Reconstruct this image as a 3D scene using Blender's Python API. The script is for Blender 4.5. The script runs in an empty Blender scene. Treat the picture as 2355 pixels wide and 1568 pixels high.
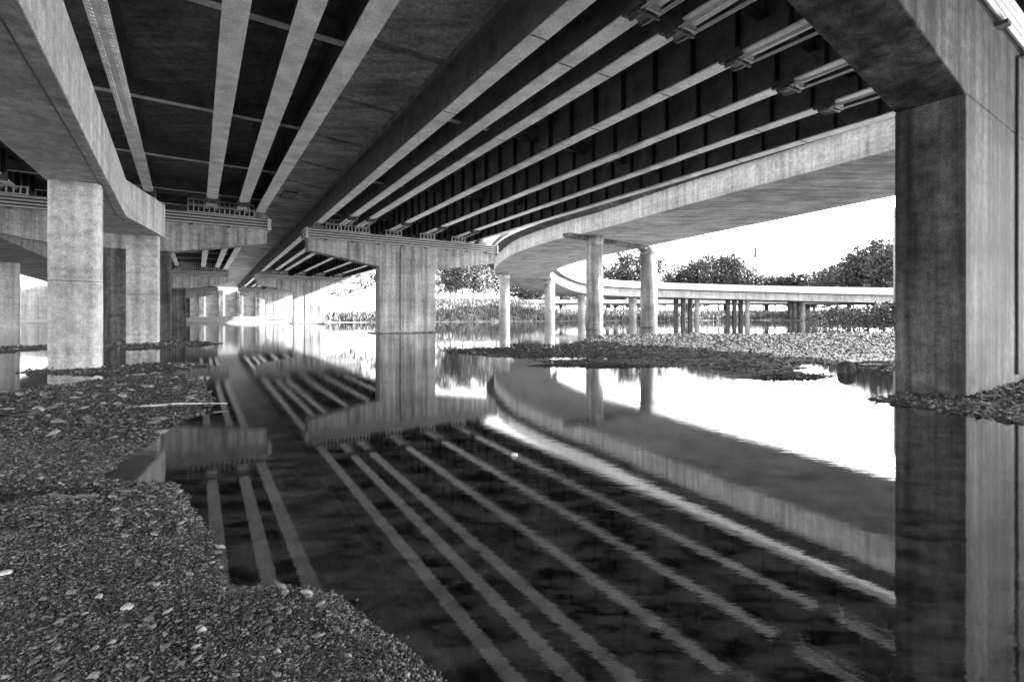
import bpy, math, random
import numpy as np
from mathutils import Vector, Matrix
random.seed(7); RNG = np.random.default_rng(11)

# ------------------------------------------------------------------ camera, world, sun
SC = bpy.context.scene
COL = SC.collection
F = 1100.0; HZ = 725.0; CX = 1177.5; CH = 1.5      # measured on a 2355 px wide view of the photo
cam = bpy.data.cameras.new('camera'); camo = bpy.data.objects.new('camera', cam); COL.objects.link(camo)
camo.location = (0, 0, CH); camo.rotation_euler = (math.pi / 2, 0, 0)
cam.sensor_width = 36.0; cam.lens = 36.0 * F / 2355.0; cam.shift_y = -(784 - HZ) / 2355.0
cam.clip_start = 0.05; cam.clip_end = 6000
SC.camera = camo
SUN_EL = math.radians(23.0)
SUN_AZ = math.radians(76.0)                          # clockwise from +Y: from the right, a little beyond
sd = Vector((math.sin(SUN_AZ) * math.cos(SUN_EL), math.cos(SUN_AZ) * math.cos(SUN_EL), math.sin(SUN_EL)))
W = bpy.data.worlds.new('World'); SC.world = W; W.use_nodes = True
nt = W.node_tree; bg = nt.nodes['Background']
sky = nt.nodes.new('ShaderNodeTexSky'); sky.sky_type = 'NISHITA'; sky.sun_disc = False
sky.sun_elevation = SUN_EL; sky.sun_rotation = SUN_AZ; sky.air_density = 1.0; sky.dust_density = 1.5
bw = nt.nodes.new('ShaderNodeRGBToBW')
nt.links.new(sky.outputs[0], bw.inputs[0]); nt.links.new(bw.outputs[0], bg.inputs[0]); bg.inputs[1].default_value = 0.15
sl = bpy.data.lights.new('sun', 'SUN'); sl.energy = 4.0; sl.angle = math.radians(0.6); sl.color = (1, 1, 1)
so = bpy.data.objects.new('sun', sl); COL.objects.link(so); so.location = (60, 20, 60)
so.rotation_euler = sd.to_track_quat('Z', 'Y').to_euler()
SC.view_settings.view_transform = 'Standard'; SC.view_settings.look = 'None'
SC.view_settings.exposure = 3.1; SC.view_settings.gamma = 1.0
SC.cycles.use_denoising = True
SC.cycles.max_bounces = 8; SC.cycles.diffuse_bounces = 5; SC.cycles.glossy_bounces = 4
SC.cycles.sample_clamp_indirect = 6.0; SC.cycles.blur_glossy = 1.0

# ------------------------------------------------------------------ helpers
def pz(px, py, z):
    "world point at height z seen at this spot of the photo"
    Y = F * (z - CH) / (HZ - py); return Vector(((px - CX) / F * Y, Y, z))
def pw(px, py): return pz(px, py, 0.0)
def py_(px, Y, y=None):
    return Vector(((px - CX) / F * Y, Y, 0 if y is None else CH + (HZ - y) / F * Y))

class MB:
    def __init__(s): s.v = []; s.f = []
    def add(s, vs, fs):
        b = len(s.v); s.v += [tuple(p) for p in vs]; s.f += [tuple(i + b for i in f) for f in fs]; return s
    def hexa(s, p):   # p: bottom 4 ccw, top 4 ccw
        return s.add(p, [(3, 2, 1, 0), (4, 5, 6, 7), (0, 1, 5, 4), (1, 2, 6, 5), (2, 3, 7, 6), (3, 0, 4, 7)])
    def box(s, x0, x1, y0, y1, z0, z1):
        return s.hexa([(x0, y0, z0), (x1, y0, z0), (x1, y1, z0), (x0, y1, z0), (x0, y0, z1), (x1, y0, z1), (x1, y1, z1), (x0, y1, z1)])
    def bar(s, a, b, w, h, up=(0, 0, 1)):
        a = Vector(a); b = Vector(b); d = (b - a).normalized(); u = Vector(up)
        if abs(d.dot(u)) > .98: u = Vector((1, 0, 0))
        r = d.cross(u).normalized() * (w / 2); t = r.cross(d).normalized() * (h / 2)
        return s.hexa([a - r - t, b - r - t, b + r - t, a + r - t, a - r + t, b - r + t, b + r + t, a + r + t])
    def tube(s, a, b, r0, r1=None, n=10, cap=True):
        a = Vector(a); b = Vector(b); r1 = r0 if r1 is None else r1
        d = (b - a).normalized(); u = Vector((0, 0, 1)) if abs(d.z) < .9 else Vector((1, 0, 0))
        e = d.cross(u).normalized(); g = d.cross(e)
        vs = [a + (e * math.cos(t) + g * math.sin(t)) * r0 for t in [2 * math.pi * k / n for k in range(n)]]
        vs += [b + (e * math.cos(t) + g * math.sin(t)) * r1 for t in [2 * math.pi * k / n for k in range(n)]]
        fs = [(k, (k + 1) % n, n + (k + 1) % n, n + k) for k in range(n)]
        if cap: fs += [tuple(range(n))[::-1], tuple(range(n, 2 * n))]
        return s.add(vs, fs)
    def prism(s, poly, z0, z1):   # poly ccw; z0,z1 scalar or list
        n = len(poly); z0 = [z0] * n if not hasattr(z0, '__len__') else z0; z1 = [z1] * n if not hasattr(z1, '__len__') else z1
        vs = [(p[0], p[1], z) for p, z in zip(poly, z0)] + [(p[0], p[1], z) for p, z in zip(poly, z1)]
        return s.add(vs, [tuple(range(n))[::-1], tuple(range(n, 2 * n))] + [(k, (k + 1) % n, n + (k + 1) % n, n + k) for k in range(n)])
    def sweep(s, secs, closed=True, caps=True):   # secs: list of rings of points
        n = len(secs[0]); m = len(secs)
        vs = [p for r in secs for p in r]; fs = []
        for j in range(m - 1):
            for k in range(n if closed else n - 1):
                fs.append((j * n + k, j * n + (k + 1) % n, (j + 1) * n + (k + 1) % n, (j + 1) * n + k))
        if caps and closed: fs += [tuple(range(n))[::-1], tuple(range((m - 1) * n, m * n))]
        return s.add(vs, fs)
    def mark(s): s.mk = getattr(s, 'mk', []) + [(len(s.f))]; return s
    def build(s, name, m, parent=None, bevel=0, smooth=False, world=False, m2=None, second=None):
        me = bpy.data.meshes.new(name)
        vs = s.v
        if world and parent is not None:
            o = parent.location if parent.parent is None else parent.parent.location
            vs = [(x - o[0], y - o[1], z - o[2]) for x, y, z in vs]
        me.from_pydata(vs, [], s.f); me.materials.append(m); me.update()
        if m2 is not None:
            me.materials.append(m2)
            for a, b in second:
                for i in range(a, b): me.polygons[i].material_index = 1
        if smooth:
            for p in me.polygons: p.use_smooth = True
        ob = bpy.data.objects.new(name, me); COL.objects.link(ob)
        if parent is not None: ob.parent = parent
        if bevel:
            b = ob.modifiers.new('bevel', 'BEVEL'); b.width = bevel; b.segments = 2; b.limit_method = 'ANGLE'
            b.harden_normals = False
        return ob

def fast_mesh(name, V, Fq, m, parent=None, smooth=False):
    me = bpy.data.meshes.new(name); k = Fq.shape[1]
    me.vertices.add(len(V)); me.vertices.foreach_set('co', V.astype(np.float32).ravel())
    me.loops.add(Fq.size); me.loops.foreach_set('vertex_index', Fq.astype(np.int32).ravel())
    me.polygons.add(len(Fq)); me.polygons.foreach_set('loop_start', (np.arange(len(Fq)) * k).astype(np.int32))
    me.polygons.foreach_set('loop_total', np.full(len(Fq), k, np.int32))
    if smooth: me.polygons.foreach_set('use_smooth', np.ones(len(Fq), bool))
    me.materials.append(m); me.update(calc_edges=True)
    ob = bpy.data.objects.new(name, me); COL.objects.link(ob)
    if parent is not None: ob.parent = parent
    return ob

def tag(o, label=None, cat=None, group=None, kind=None):
    if label: o['label'] = label
    if cat: o['category'] = cat
    if group: o['group'] = group
    if kind: o['kind'] = kind
    return o
def thing(name, label, cat, loc=(0, 0, 0), rz=0, group=None):
    o = bpy.data.objects.new(name, None); COL.objects.link(o); o.location = loc; o.rotation_euler = (0, 0, rz)
    o.empty_display_size = .3
    return tag(o, label, cat, group)
def copy_tree(o, parent=None):
    c = o.copy(); COL.objects.link(c); c.parent = parent
    for ch in list(o.children): copy_tree(ch, c)
    return c

# ------------------------------------------------------------------ materials
def newmat(name):
    m = bpy.data.materials.new(name); m.use_nodes = True
    return m, m.node_tree, m.node_tree.nodes['Principled BSDF']
def N(nt, t, **kw):
    n = nt.nodes.new(t)
    for k, v in kw.items():
        if k.startswith('i_'): n.inputs[k[2:].replace('_', ' ')].default_value = v
        else: setattr(n, k, v)
    return n
def noise(nt, vec, scale, detail=4, rough=.55, sc=(1, 1, 1)):
    mp = N(nt, 'ShaderNodeMapping'); mp.inputs['Scale'].default_value = sc
    nt.links.new(vec, mp.inputs[0])
    n = N(nt, 'ShaderNodeTexNoise'); n.inputs['Scale'].default_value = scale
    n.inputs['Detail'].default_value = detail; n.inputs['Roughness'].default_value = rough
    nt.links.new(mp.outputs[0], n.inputs['Vector']); return n.outputs[0]
def mrange(nt, v, a, b, c, d):
    r = N(nt, 'ShaderNodeMapRange'); r.inputs[1].default_value = a; r.inputs[2].default_value = b
    r.inputs[3].default_value = c; r.inputs[4].default_value = d; nt.links.new(v, r.inputs[0]); return r.outputs[0]
def mul(nt, a, b, op='MULTIPLY'):
    m = N(nt, 'ShaderNodeMath', operation=op)
    for i, x in enumerate((a, b)):
        if isinstance(x, (int, float)): m.inputs[i].default_value = x
        else: nt.links.new(x, m.inputs[i])
    return m.outputs[0]
def concrete(name, base, streak=.35, blotch=.35, speck=.35, soffit=False, rough=.85, sc=1.0):
    m, nt, bs = newmat(name)
    tc = N(nt, 'ShaderNodeTexCoord').outputs['Object']
    v = mrange(nt, noise(nt, tc, .55 * sc, 6, .6), .3, .7, 1 - blotch, 1 + blotch * .6)
    st = noise(nt, tc, 1.0, 5, .65, (2.6, 2.6, .10) if not soffit else (.35, 2.2, 1))
    v = mul(nt, v, mrange(nt, st, .35, .65, 1 - streak, 1 + streak * .5))
    v = mul(nt, v, mrange(nt, noise(nt, tc, 5 * sc, 6, .7), .3, .7, 1 - speck * .7, 1 + speck * .6))
    v = mul(nt, v, mrange(nt, noise(nt, tc, 45 * sc, 3, .8), .3, .7, 1 - speck, 1 + speck))
    if not soffit:
        lines = mrange(nt, noise(nt, tc, .8, 2, .5, (.15, .15, 3.5)), .42, .47, .88, 1.0)
        v = mul(nt, v, lines)
    v = mul(nt, v, base)
    nt.links.new(v, bs.inputs['Base Color']); bs.inputs['Roughness'].default_value = rough
    bs.inputs['Specular IOR Level'].default_value = .25
    b = N(nt, 'ShaderNodeBump'); b.inputs['Strength'].default_value = .35; b.inputs['Distance'].default_value = .02
    nt.links.new(noise(nt, tc, 18 * sc, 5, .7), b.inputs['Height']); nt.links.new(b.outputs[0], bs.inputs['Normal'])
    return m
def plain(name, base, rough=.6, var=.3, scale=4, metal=0, island=0):
    m, nt, bs = newmat(name)
    tc = N(nt, 'ShaderNodeTexCoord').outputs['Object']
    v = mrange(nt, noise(nt, tc, scale, 5, .65), .3, .7, 1 - var, 1 + var)
    v = mul(nt, v, mrange(nt, noise(nt, tc, scale * 12, 3, .7), .3, .7, 1 - var * .7, 1 + var * .7))
    if island:
        g = N(nt, 'ShaderNodeNewGeometry').outputs['Random Per Island']
        p = mul(nt, g, 3.0, 'POWER')
        v = mul(nt, v, mrange(nt, p, 0, 1, 1 - island * .8, 1 + island * 3))
    v = mul(nt, v, base)
    nt.links.new(v, bs.inputs['Base Color']); bs.inputs['Roughness'].default_value = rough; bs.inputs['Metallic'].default_value = metal
    return m
M = {}
M['conc'] = concrete('pale_concrete', .44, .3, .3, .5)
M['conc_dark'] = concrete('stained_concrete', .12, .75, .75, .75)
M['conc_cap'] = concrete('cap_concrete', .36, .5, .45, .5)
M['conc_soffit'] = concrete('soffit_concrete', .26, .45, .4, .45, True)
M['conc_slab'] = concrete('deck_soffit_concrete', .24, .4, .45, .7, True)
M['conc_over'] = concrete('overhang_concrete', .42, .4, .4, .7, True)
M['conc_white'] = concrete('white_concrete', .62, .15, .12, .15)
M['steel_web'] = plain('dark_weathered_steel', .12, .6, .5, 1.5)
M['steel_stiff'] = plain('shaded_stiffener_steel', .02, .7, .5, 1.5)  # shade on the stiffeners put into a near-black copy of the web steel
M['steel_flange'] = plain('bounce_lit_flange_steel', .70, .6, .3, 1.2)  # light thrown up from the water put into a paler steel colour
M['steel_rod'] = plain('galvanised_rod', .45, .45, .2, 6)
M['steel_dark'] = plain('dark_bracket_steel', .06, .5, .5, 6)
M['void'] = plain('black_rubber', .01, .9, .2, 6)
M['bark'] = plain('bark', .16, .9, .4, 5)
M['bark_pale'] = plain('pale_bark', .5, .9, .3, 5)
def leafmat(name, a, rng=1.0):
    m, nt, bs = newmat(name)
    g = N(nt, 'ShaderNodeNewGeometry').outputs['Random Per Island']
    tc = N(nt, 'ShaderNodeTexCoord').outputs['Object']
    v = mrange(nt, mul(nt, g, 2.0, 'POWER'), 0, 1, a * .45, a * (1 + rng))
    v = mul(nt, v, mrange(nt, noise(nt, tc, .5, 3), .35, .65, .5, 1.4))
    nt.links.new(v, bs.inputs['Base Color']); bs.inputs['Roughness'].default_value = .7
    return m
M['leaf_dark'] = leafmat('dark_foliage', .035)
M['leaf_mid'] = leafmat('mid_foliage', .07, 1.5)
M['leaf_pale'] = leafmat('pale_foliage', .13, 1.6)
M['reed'] = leafmat('reed_blades', .16, 1.5)
M['stone'] = plain('gravel_stone', .065, .7, .3, 9, island=.95)
M['weed'] = plain('mud_clump', .05, .8, .3, 3, island=.98)
M['wood'] = plain('bleached_wood', .5, .8, .3, 12)

# water
m, nt, bs = newmat('water'); M['water'] = m
tc = N(nt, 'ShaderNodeTexCoord').outputs['Object']
bs.inputs['Roughness'].default_value = .025; bs.inputs['IOR'].default_value = 2.8
v = mrange(nt, noise(nt, tc, 2.2, 6, .75, (1, 2.0, 1)), .42, .62, .003, .05)
nt.links.new(v, bs.inputs['Base Color'])
patch = mrange(nt, noise(nt, tc, .10, 2, .5), .38, .62, .15, 1.0)
h = mul(nt, noise(nt, tc, 4.2, 4, .6, (1, 2.4, 1)), patch)
b = N(nt, 'ShaderNodeBump'); b.inputs['Strength'].default_value = 1.0; b.inputs['Distance'].default_value = .0010
nt.links.new(h, b.inputs['Height']); nt.links.new(b.outputs[0], bs.inputs['Normal'])

# ground
m, nt, bs = newmat('mud_and_bank'); M['ground'] = m
tc = N(nt, 'ShaderNodeTexCoord').outputs['Object']
sep = N(nt, 'ShaderNodeSeparateXYZ'); nt.links.new(tc, sep.inputs[0])
far = mrange(nt, sep.outputs['Y'], 75, 95, .03, .30)
v = mul(nt, far, mrange(nt, noise(nt, tc, .35, 6, .6), .3, .7, .55, 1.4))
v = mul(nt, v, mrange(nt, noise(nt, tc, 14, 5, .75), .35, .65, .4, 1.8))
v = mul(nt, v, mrange(nt, noise(nt, tc, 70, 3, .8), .35, .65, .5, 1.7))
nt.links.new(v, bs.inputs['Base Color']); bs.inputs['Roughness'].default_value = .75
b = N(nt, 'ShaderNodeBump'); b.inputs['Strength'].default_value = .8; b.inputs['Distance'].default_value = .03
nt.links.new(noise(nt, tc, 22, 6, .75), b.inputs['Height']); nt.links.new(b.outputs[0], bs.inputs['Normal'])

# ------------------------------------------------------------------ frame of the bridges
ANG = math.radians(33.5)
U = Vector((-math.sin(ANG), math.cos(ANG), 0))      # along the bridges, away from the camera
V = Vector((math.cos(ANG), math.sin(ANG), 0))       # across them, to the right
STEP = Vector((-25.7, 40.8, 0)); STEPL = Vector((-27.0, 41.0, 0))
P_NEAR = Vector((8.15, 8.59, 0)); P_A = Vector((-10.9, 39.3, 0)); P_L1 = Vector((-21.4, 30.0, 0))

# ------------------------------------------------------------------ piers
def vnoise(x, y, seed=0):
    "smooth value noise on arrays"
    xi = np.floor(x).astype(np.int64); yi = np.floor(y).astype(np.int64); xf = x - xi; yf = y - yi
    def hsh(a, b):
        n = (a * 374761393 + b * 668265263 + seed * 2147483647) & 0xffffffff
        n = ((n ^ (n >> 13)) * 1274126177) & 0xffffffff
        return ((n ^ (n >> 16)) & 0xffff) / 65535.0
    u = xf * xf * (3 - 2 * xf); v = yf * yf * (3 - 2 * yf)
    return (hsh(xi, yi) * (1 - u) + hsh(xi + 1, yi) * u) * (1 - v) + (hsh(xi, yi + 1) * (1 - u) + hsh(xi + 1, yi + 1) * u) * v
def fbm(x, y, o=4, seed=0):
    r = 0; a = .5
    for k in range(o): r = r + a * vnoise(x * 2 ** k, y * 2 ** k, seed + k); a *= .5
    return r / (1 - .5 ** o)

TH = 1.05
def make_pier(label, group, x_tip0, x_s0, x_s1, x_tip1, seats, cages, mats):
    "local frame: x across the bridge, y along it, front face at y = 0"
    t = thing('bridge_pier', label, 'pier', (0, 0, 0), ANG, group)
    mb = MB()
    mb.box(x_s0, x_s1, 0, TH, -1.2, 5.5)
    mb.build('stem', mats[0], t, .03)
    prof = [(x_tip0, 6.45), (x_s0, 5.5), (x_s1, 5.5), (x_tip1, 6.45), (x_tip1, 8.15), (x_tip0, 8.15)]
    n = len(prof); e = .004
    vs = [(x, -e, z) for x, z in prof] + [(x, TH + e, z) for x, z in prof]
    mb = MB(); mb.add(vs, [tuple(range(n)), tuple(range(n, 2 * n))[::-1]] + [(k, n + k, n + (k + 1) % n, (k + 1) % n) for k in range(n)])
    mb.build('cap_beam', mats[1], t, .03)
    mb = MB(); mb.box(x_tip0 + .004, x_tip1 - .004, -.02, -.005, 7.38, 8.11); mb.build('rod_shade_strip', M['steel_stiff'], t)  # added dark strip, paints the shadow gaps between the tie rods
    for k in range(2):
        mb = MB(); x0 = x_s0 - .5 if k == 0 else x_s0 - .25
        if k == 0 and x_s0 == 0 and x_s1 > 4.9: mb.box(x0, x_s1 + .25, -.55, TH + .5, -.3, .07); mb.build('footing', M['conc_dark'], t)
    for yy, sg in ((0, -1), (TH, 1)):
        for k in range(4):
            z = 8.02 - .19 * k
            MB().tube((x_tip0 - .28, yy + sg * .10, z), (x_tip1 + .28, yy + sg * .10, z), .05, n=8).build('tie_rod', M['steel_rod'], t)
    for xt, sg in ((x_tip0, -1), (x_tip1, 1)):
        mb = MB()
        a, b_ = sorted((xt + sg * .02, xt + sg * .16))
        mb.box(a, b_, -.24, TH + .24, 7.34, 8.14)
        for yy in (-.10, TH + .10):
            for k in range(4):
                z = 8.02 - .19 * k
                mb.tube((xt + sg * .16, yy, z), (xt + sg * .26, yy, z), .085, n=6)
        mb.build('anchor_plate', M['steel_rod'], t)
    for k, s in enumerate(seats):
        mb = MB(); mb.box(s - .45, s + .45, .12, TH - .12, 8.152, 8.42); mb.box(s - .22, s + .22, .25, TH - .25, 8.42, 8.57)
        mb.build('bearing_seat', mats[1], t)
    for (a, b_, rows) in cages:
        mb = MB(); nb = max(3, int((b_ - a) / .27))
        for yy in (-.20, TH + .20):
            mb.box(a - .05, b_ + .05, yy - .03, yy + .03, 8.10, 8.15)
            for r in range(rows):
                mb.box(a - .05, b_ + .05, yy - .05, yy + .05, 8.50 + .38 * r, 8.56 + .38 * r)
            for k in range(nb + 1):
                x = a + (b_ - a) * k / nb
                z1 = 8.50 if (rows == 1 or (k % 6) > 3) else 8.50 + .38
                mb.box(x - .025, x + .025, yy - .12, yy + .04, 8.15, z1)
        mb.build('bearing_cage', M['steel_rod'], t)
        MB().box(a, b_, -.06, TH + .06, 8.154, 8.47 if rows == 1 else 8.50).build('cage_shade_block', M['steel_stiff'], t)  # added black backing, paints the shade inside the cage cells
    # little fixings under the rods
    x = x_tip0 + 1.3
    while x < x_tip1 - .5:
        MB().box(x - .12, x + .12, -.20, -.006, 7.28, 7.36).build('rod_bracket', M['steel_dark'], t); x += 2.05
    # added thin tube standing in for the dark stripe down the stem front
    if x_s0 == 0:
        xd = 3.55 if x_s1 < 4.9 else 1.8
        MB().tube((xd, -.03, 0.2), (xd, -.03, 7.2), .03, n=8).build('stripe_tube', M['steel_dark'], t)
    return t
SR = [-4.64, -3.0, -1.66, 1.1, 4.14, 7.2, 9.8]
SL = [-9.6, -7.2, -4.2, -1.0, 2.14, 3.87, 5.0]
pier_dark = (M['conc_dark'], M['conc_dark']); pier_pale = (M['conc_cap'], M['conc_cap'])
cgR = [(-4.2, -.9, 2), (.5, 1.8, 1), (3.5, 4.8, 1), (6.5, 7.8, 1)]
cgL = [(-8.6, -6.4, 1), (-5.0, -3.0, 1), (.9, 4.6, 2)]
GP = 'concrete hammerhead piers of the overpasses'
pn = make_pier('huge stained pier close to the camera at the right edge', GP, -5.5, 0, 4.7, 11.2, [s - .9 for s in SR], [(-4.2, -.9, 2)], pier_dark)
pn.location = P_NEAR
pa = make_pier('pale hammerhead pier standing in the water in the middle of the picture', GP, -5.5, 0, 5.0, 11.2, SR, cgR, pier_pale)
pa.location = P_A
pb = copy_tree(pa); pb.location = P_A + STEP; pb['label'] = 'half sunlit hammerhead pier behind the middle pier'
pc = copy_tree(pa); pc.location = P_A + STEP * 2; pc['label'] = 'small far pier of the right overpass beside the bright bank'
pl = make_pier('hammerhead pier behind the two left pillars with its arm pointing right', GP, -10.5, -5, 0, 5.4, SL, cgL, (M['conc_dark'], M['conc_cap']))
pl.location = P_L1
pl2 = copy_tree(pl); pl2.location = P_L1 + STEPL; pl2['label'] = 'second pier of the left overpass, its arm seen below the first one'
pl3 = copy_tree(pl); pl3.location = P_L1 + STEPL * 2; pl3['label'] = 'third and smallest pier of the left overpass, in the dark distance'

# ------------------------------------------------------------------ girders
def line_girder(pts, root, name, zb, zt, fw, stiff=False, bolts=None, rods=(), label=None, fl='steel_flange', weld=()):
    "I girder along pts (world); bottom flange underside at zb"
    o = root.location
    mb = MB(); sec = []
    for a, b in zip(pts[:-1], pts[1:]):
        mb.bar((a.x, a.y, (zb + .04 + zt) / 2), (b.x, b.y, (zb + .04 + zt) / 2), .03, zt - zb - .04)
        mb.bar((a.x, a.y, zt - .03), (b.x, b.y, zt - .03), fw * .8, .05)
        if stiff:
            L = (b - a).length; d = (b - a) / L; r = Vector((d.y, -d.x, 0)); k = 0; s = .6
            while s < L:
                p = a + d * s
                for sg in (-1, 1):
                    f0 = len(mb.f)
                    q0 = p + r * (sg * .016); q1 = p + r * (sg * (fw / 2 - .03))
                    mb.bar((q0.x, q0.y, (zb + zt) / 2), (q1.x, q1.y, (zb + zt) / 2), .035, zt - zb - .12)
                    sec.append((f0, len(mb.f)))
                s += 1.45
    g = mb.build(name, M['steel_web'], root, world=True, m2=M['steel_stiff'], second=sec)
    if label: g['label'] = label
    mb = MB()
    for j, (a, b) in enumerate(zip(pts[:-1], pts[1:])):
        mb.bar((a.x, a.y, zb + .025), (b.x, b.y, zb + .025), fw, .05)
    mb.build('bottom_flange', M[fl], g, .004, world=True)
    if bolts:
        (a, b) = bolts; d = (b - a).normalized(); r = Vector((d.y, -d.x, 0)); mb = MB()
        mb.bar((a.x, a.y, zb - .012), (b.x, b.y, zb - .012), fw - .04, .018)
        s = .15; L = (b - a).length
        while s < L:
            for off in (-.16, -.11, .11, .16):
                q = a + d * s + r * off
                mb.box(q.x - .022, q.x + .022, q.y - .022, q.y + .022, zb - .048, zb - .02)
            s += .17
        mb.build('splice_plate', M['steel_flange'], g, world=True)
    for p in weld:
        mb = MB(); d = (pts[1] - pts[0]).normalized(); r = Vector((d.y, -d.x, 0)) * (fw / 2)
        mb.bar((p - r) + Vector((0, 0, zb - .006)), (p + r) + Vector((0, 0, zb - .006)), .035, .012)
        mb.build('flange_joint', M['steel_dark'], g, world=True)
    for (a, b) in rods:      # a = collar position, b = cap face
        d = (b - a).normalized(); r = Vector((d.y, -d.x, 0)); mb = MB()
        for sg in (-1, 1):
            c = a + r * (sg * (fw / 2 + .02))
            mb.bar((c.x, c.y, zb + .03) + np.array([0, 0, 0]) if False else (c - d * .32) + Vector((0, 0, zb + .02)), (c + d * .32) + Vector((0, 0, zb + .02)), .16, .22)
            c2 = a + r * (sg * (fw / 2 - .07))
            mb.tube((c2 - d * .22) + Vector((0, 0, zb - .10)), (c2 + d * .25) + Vector((0, 0, zb - .10)), .10, n=8)
        mb.bar((a - r * .30) + Vector((0, 0, zb - .09)), (a + r * .30) + Vector((0, 0, zb - .09)), .26, .15)
        mb.bar((a - r * .36 + d * .18) + Vector((0, 0, zb - .16)), (a + r * .36 + d * .18) + Vector((0, 0, zb - .16)), .08, .10)
        mb.build('restrainer_bracket', M['steel_dark'], g, .012, world=True)
        mb = MB()
        mb.bar((a - r * .22 + d * .34) + Vector((0, 0, zb - .12)), (a + r * .22 + d * .34) + Vector((0, 0, zb - .12)), .05, .16)
        mb.build('bracket_plate', M['steel_rod'], g, world=True)
        for sg in (-.27, -.19, .19, .27):
            MB().tube((a + r * sg - d * .1) + Vector((0, 0, zb - .14)), (b + r * sg * 1.15) + Vector((0, 0, zb - .22)), .022, n=6).build('restrainer_rod', M['steel_rod'], g, world=True)
    return g

ZB, ZT = 8.58, 10.16
right = thing('overpass_bridge', 'right overpass on steel girders running above the middle pier to the near right pier', 'bridge', (-10, 38, 8.5), 0, 'twin girder overpasses')
NR = [(1.6, 10.77), (2.77, 11.57), (3.92, 12.2), (7.37, 11.37), (9.45, 13.2), (11.55, 14.8), (13.6, 16.65)]
lines_R = []
names = ['left edge girder of the right overpass', None, None, None, None, None, 'right edge girder along the curved ramp']
for k, (n_, s) in enumerate(zip(NR, SR)):
    Nn = Vector((n_[0], n_[1], 0)); A = P_A + V * s + U * (TH / 2)
    d = (A - Nn).normalized(); back = Nn - d * 42
    pts = [back, A, A + STEP, A + STEP * 2, A + STEP * 2.7]; lines_R.append(pts)
    # where it meets the caps
    rods = []
    if 1 <= k <= 5:
        # near cap: far face line through P_NEAR + U*TH along V
        def hit(q, base):
            n = Vector((U.x, U.y, 0)); tt = (base - q).dot(n) / d.dot(n); return q + d * tt
        cb = hit(Nn, P_NEAR + U * TH); rods.append((cb + d * 3.9, cb))
        ca = hit(Nn, P_A); rods.append((ca - d * 3.7, ca))
        dd = STEP.normalized(); c2 = A + dd * .65; rods.append((c2 + dd * 3.7, c2))
        c3 = A + STEP - dd * .65; rods.append((c3 - dd * 3.7, c3))
    bolts = None
    if k >= 3:
        b0 = {3: 1322, 4: 1490, 5: 1560, 6: 1600}[k]; b1 = {3: 1120, 4: 1230, 5: 1250, 6: 1290}[k]
        def at(px):
            r_ = (px - CX) / F; tt = (r_ * Nn.y - Nn.x) / (d.x - r_ * d.y); return Nn + d * tt
        bolts = (at(b0), at(b1))
    def at2(px):
        r_ = (px - CX) / F; tt = (r_ * Nn.y - Nn.x) / (d.x - r_ * d.y); return Nn + d * tt
    weld = [at2(x) for x in {0: (1035, 1240), 1: (1302, 1010), 2: (1390, 1150), 3: (1530, 1370), 4: (1640, 1480), 5: (1745, 1600), 6: (1850, 1700)}[k]]
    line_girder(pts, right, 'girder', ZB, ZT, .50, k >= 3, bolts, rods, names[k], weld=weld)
left = thing('overpass_bridge', 'left overpass with wide concrete overhang passing right above the camera', 'bridge', (-20, 30, 8.5), 0, 'twin girder overpasses')
NL = [(-19.0, 10.77), (-16.2, 10.77), (-13.1, 10.77), (-9.4, 10.77), (-6.19, 10.77), (-4.47, 10.77), (-2.86, 10.77)]
lines_L = []
for k, (n_, s) in enumerate(zip(NL, SL)):
    Nn = Vector((n_[0], n_[1], 0)); A = P_L1 + V * s + U * (TH / 2); d = (A - Nn).normalized()
    pts = [Nn - d * 40, A, A + STEPL, A + STEPL * 2, A + STEPL * 2.7]; lines_L.append(pts)
    rods = []
    if k in (1, 2, 3, 4, 5):
        c = A - d * .7; rods.append((c - d * 2.2, c))
        dd = STEPL.normalized(); c3 = A + STEPL - dd * .7; rods.append((c3 - dd * 2.2, c3))
    bolts = None
    if k == 3: bolts = (Nn - d * 1.5, Nn + d * 8.5)
    line_girder(pts, left, 'girder', ZB, ZT, .56 if k > 3 else .46, k < 3, bolts, rods,
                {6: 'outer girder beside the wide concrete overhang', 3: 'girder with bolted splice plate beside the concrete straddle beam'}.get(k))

def cross_beams(lines, root, spacing=7.4, bright=9):
    "diaphragms between neighbouring girders, each one a part"
    todo = []
    for gi, (a, b) in enumerate(zip(lines[:-1], lines[1:])):
        for seg in range(2):
            p0, p1 = a[seg], a[seg + 1]; q0, q1 = b[seg], b[seg + 1]
            L = (p1 - p0).length; d = (p1 - p0) / L; s = L - 1.0
            while s > 1:
                p = p0 + d * s
                dq = (q1 - q0).normalized(); tt = (p - q0).dot(U) / dq.dot(U); q = q0 + dq * tt
                if p.y > 3: todo.append((p.length, p, q, gi))
                s -= spacing
    todo.sort(key=lambda t: t[0])
    for _, p, q, gi in todo[:96]:
        e = (q - p).normalized(); mb = MB(); g0 = p + e * .02; g1_ = q - e * .02
        mb.bar((g0.x, g0.y, 9.62), (g1_.x, g1_.y, 9.62), .03, .62); k = len(mb.f)
        mb.bar((g0.x, g0.y, 9.29), (g1_.x, g1_.y, 9.29), .26, .03)
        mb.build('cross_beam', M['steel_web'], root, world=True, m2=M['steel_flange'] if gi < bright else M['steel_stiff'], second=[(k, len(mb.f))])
cross_beams(lines_R, right, 10.5, 2); cross_beams(lines_L, left)

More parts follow.
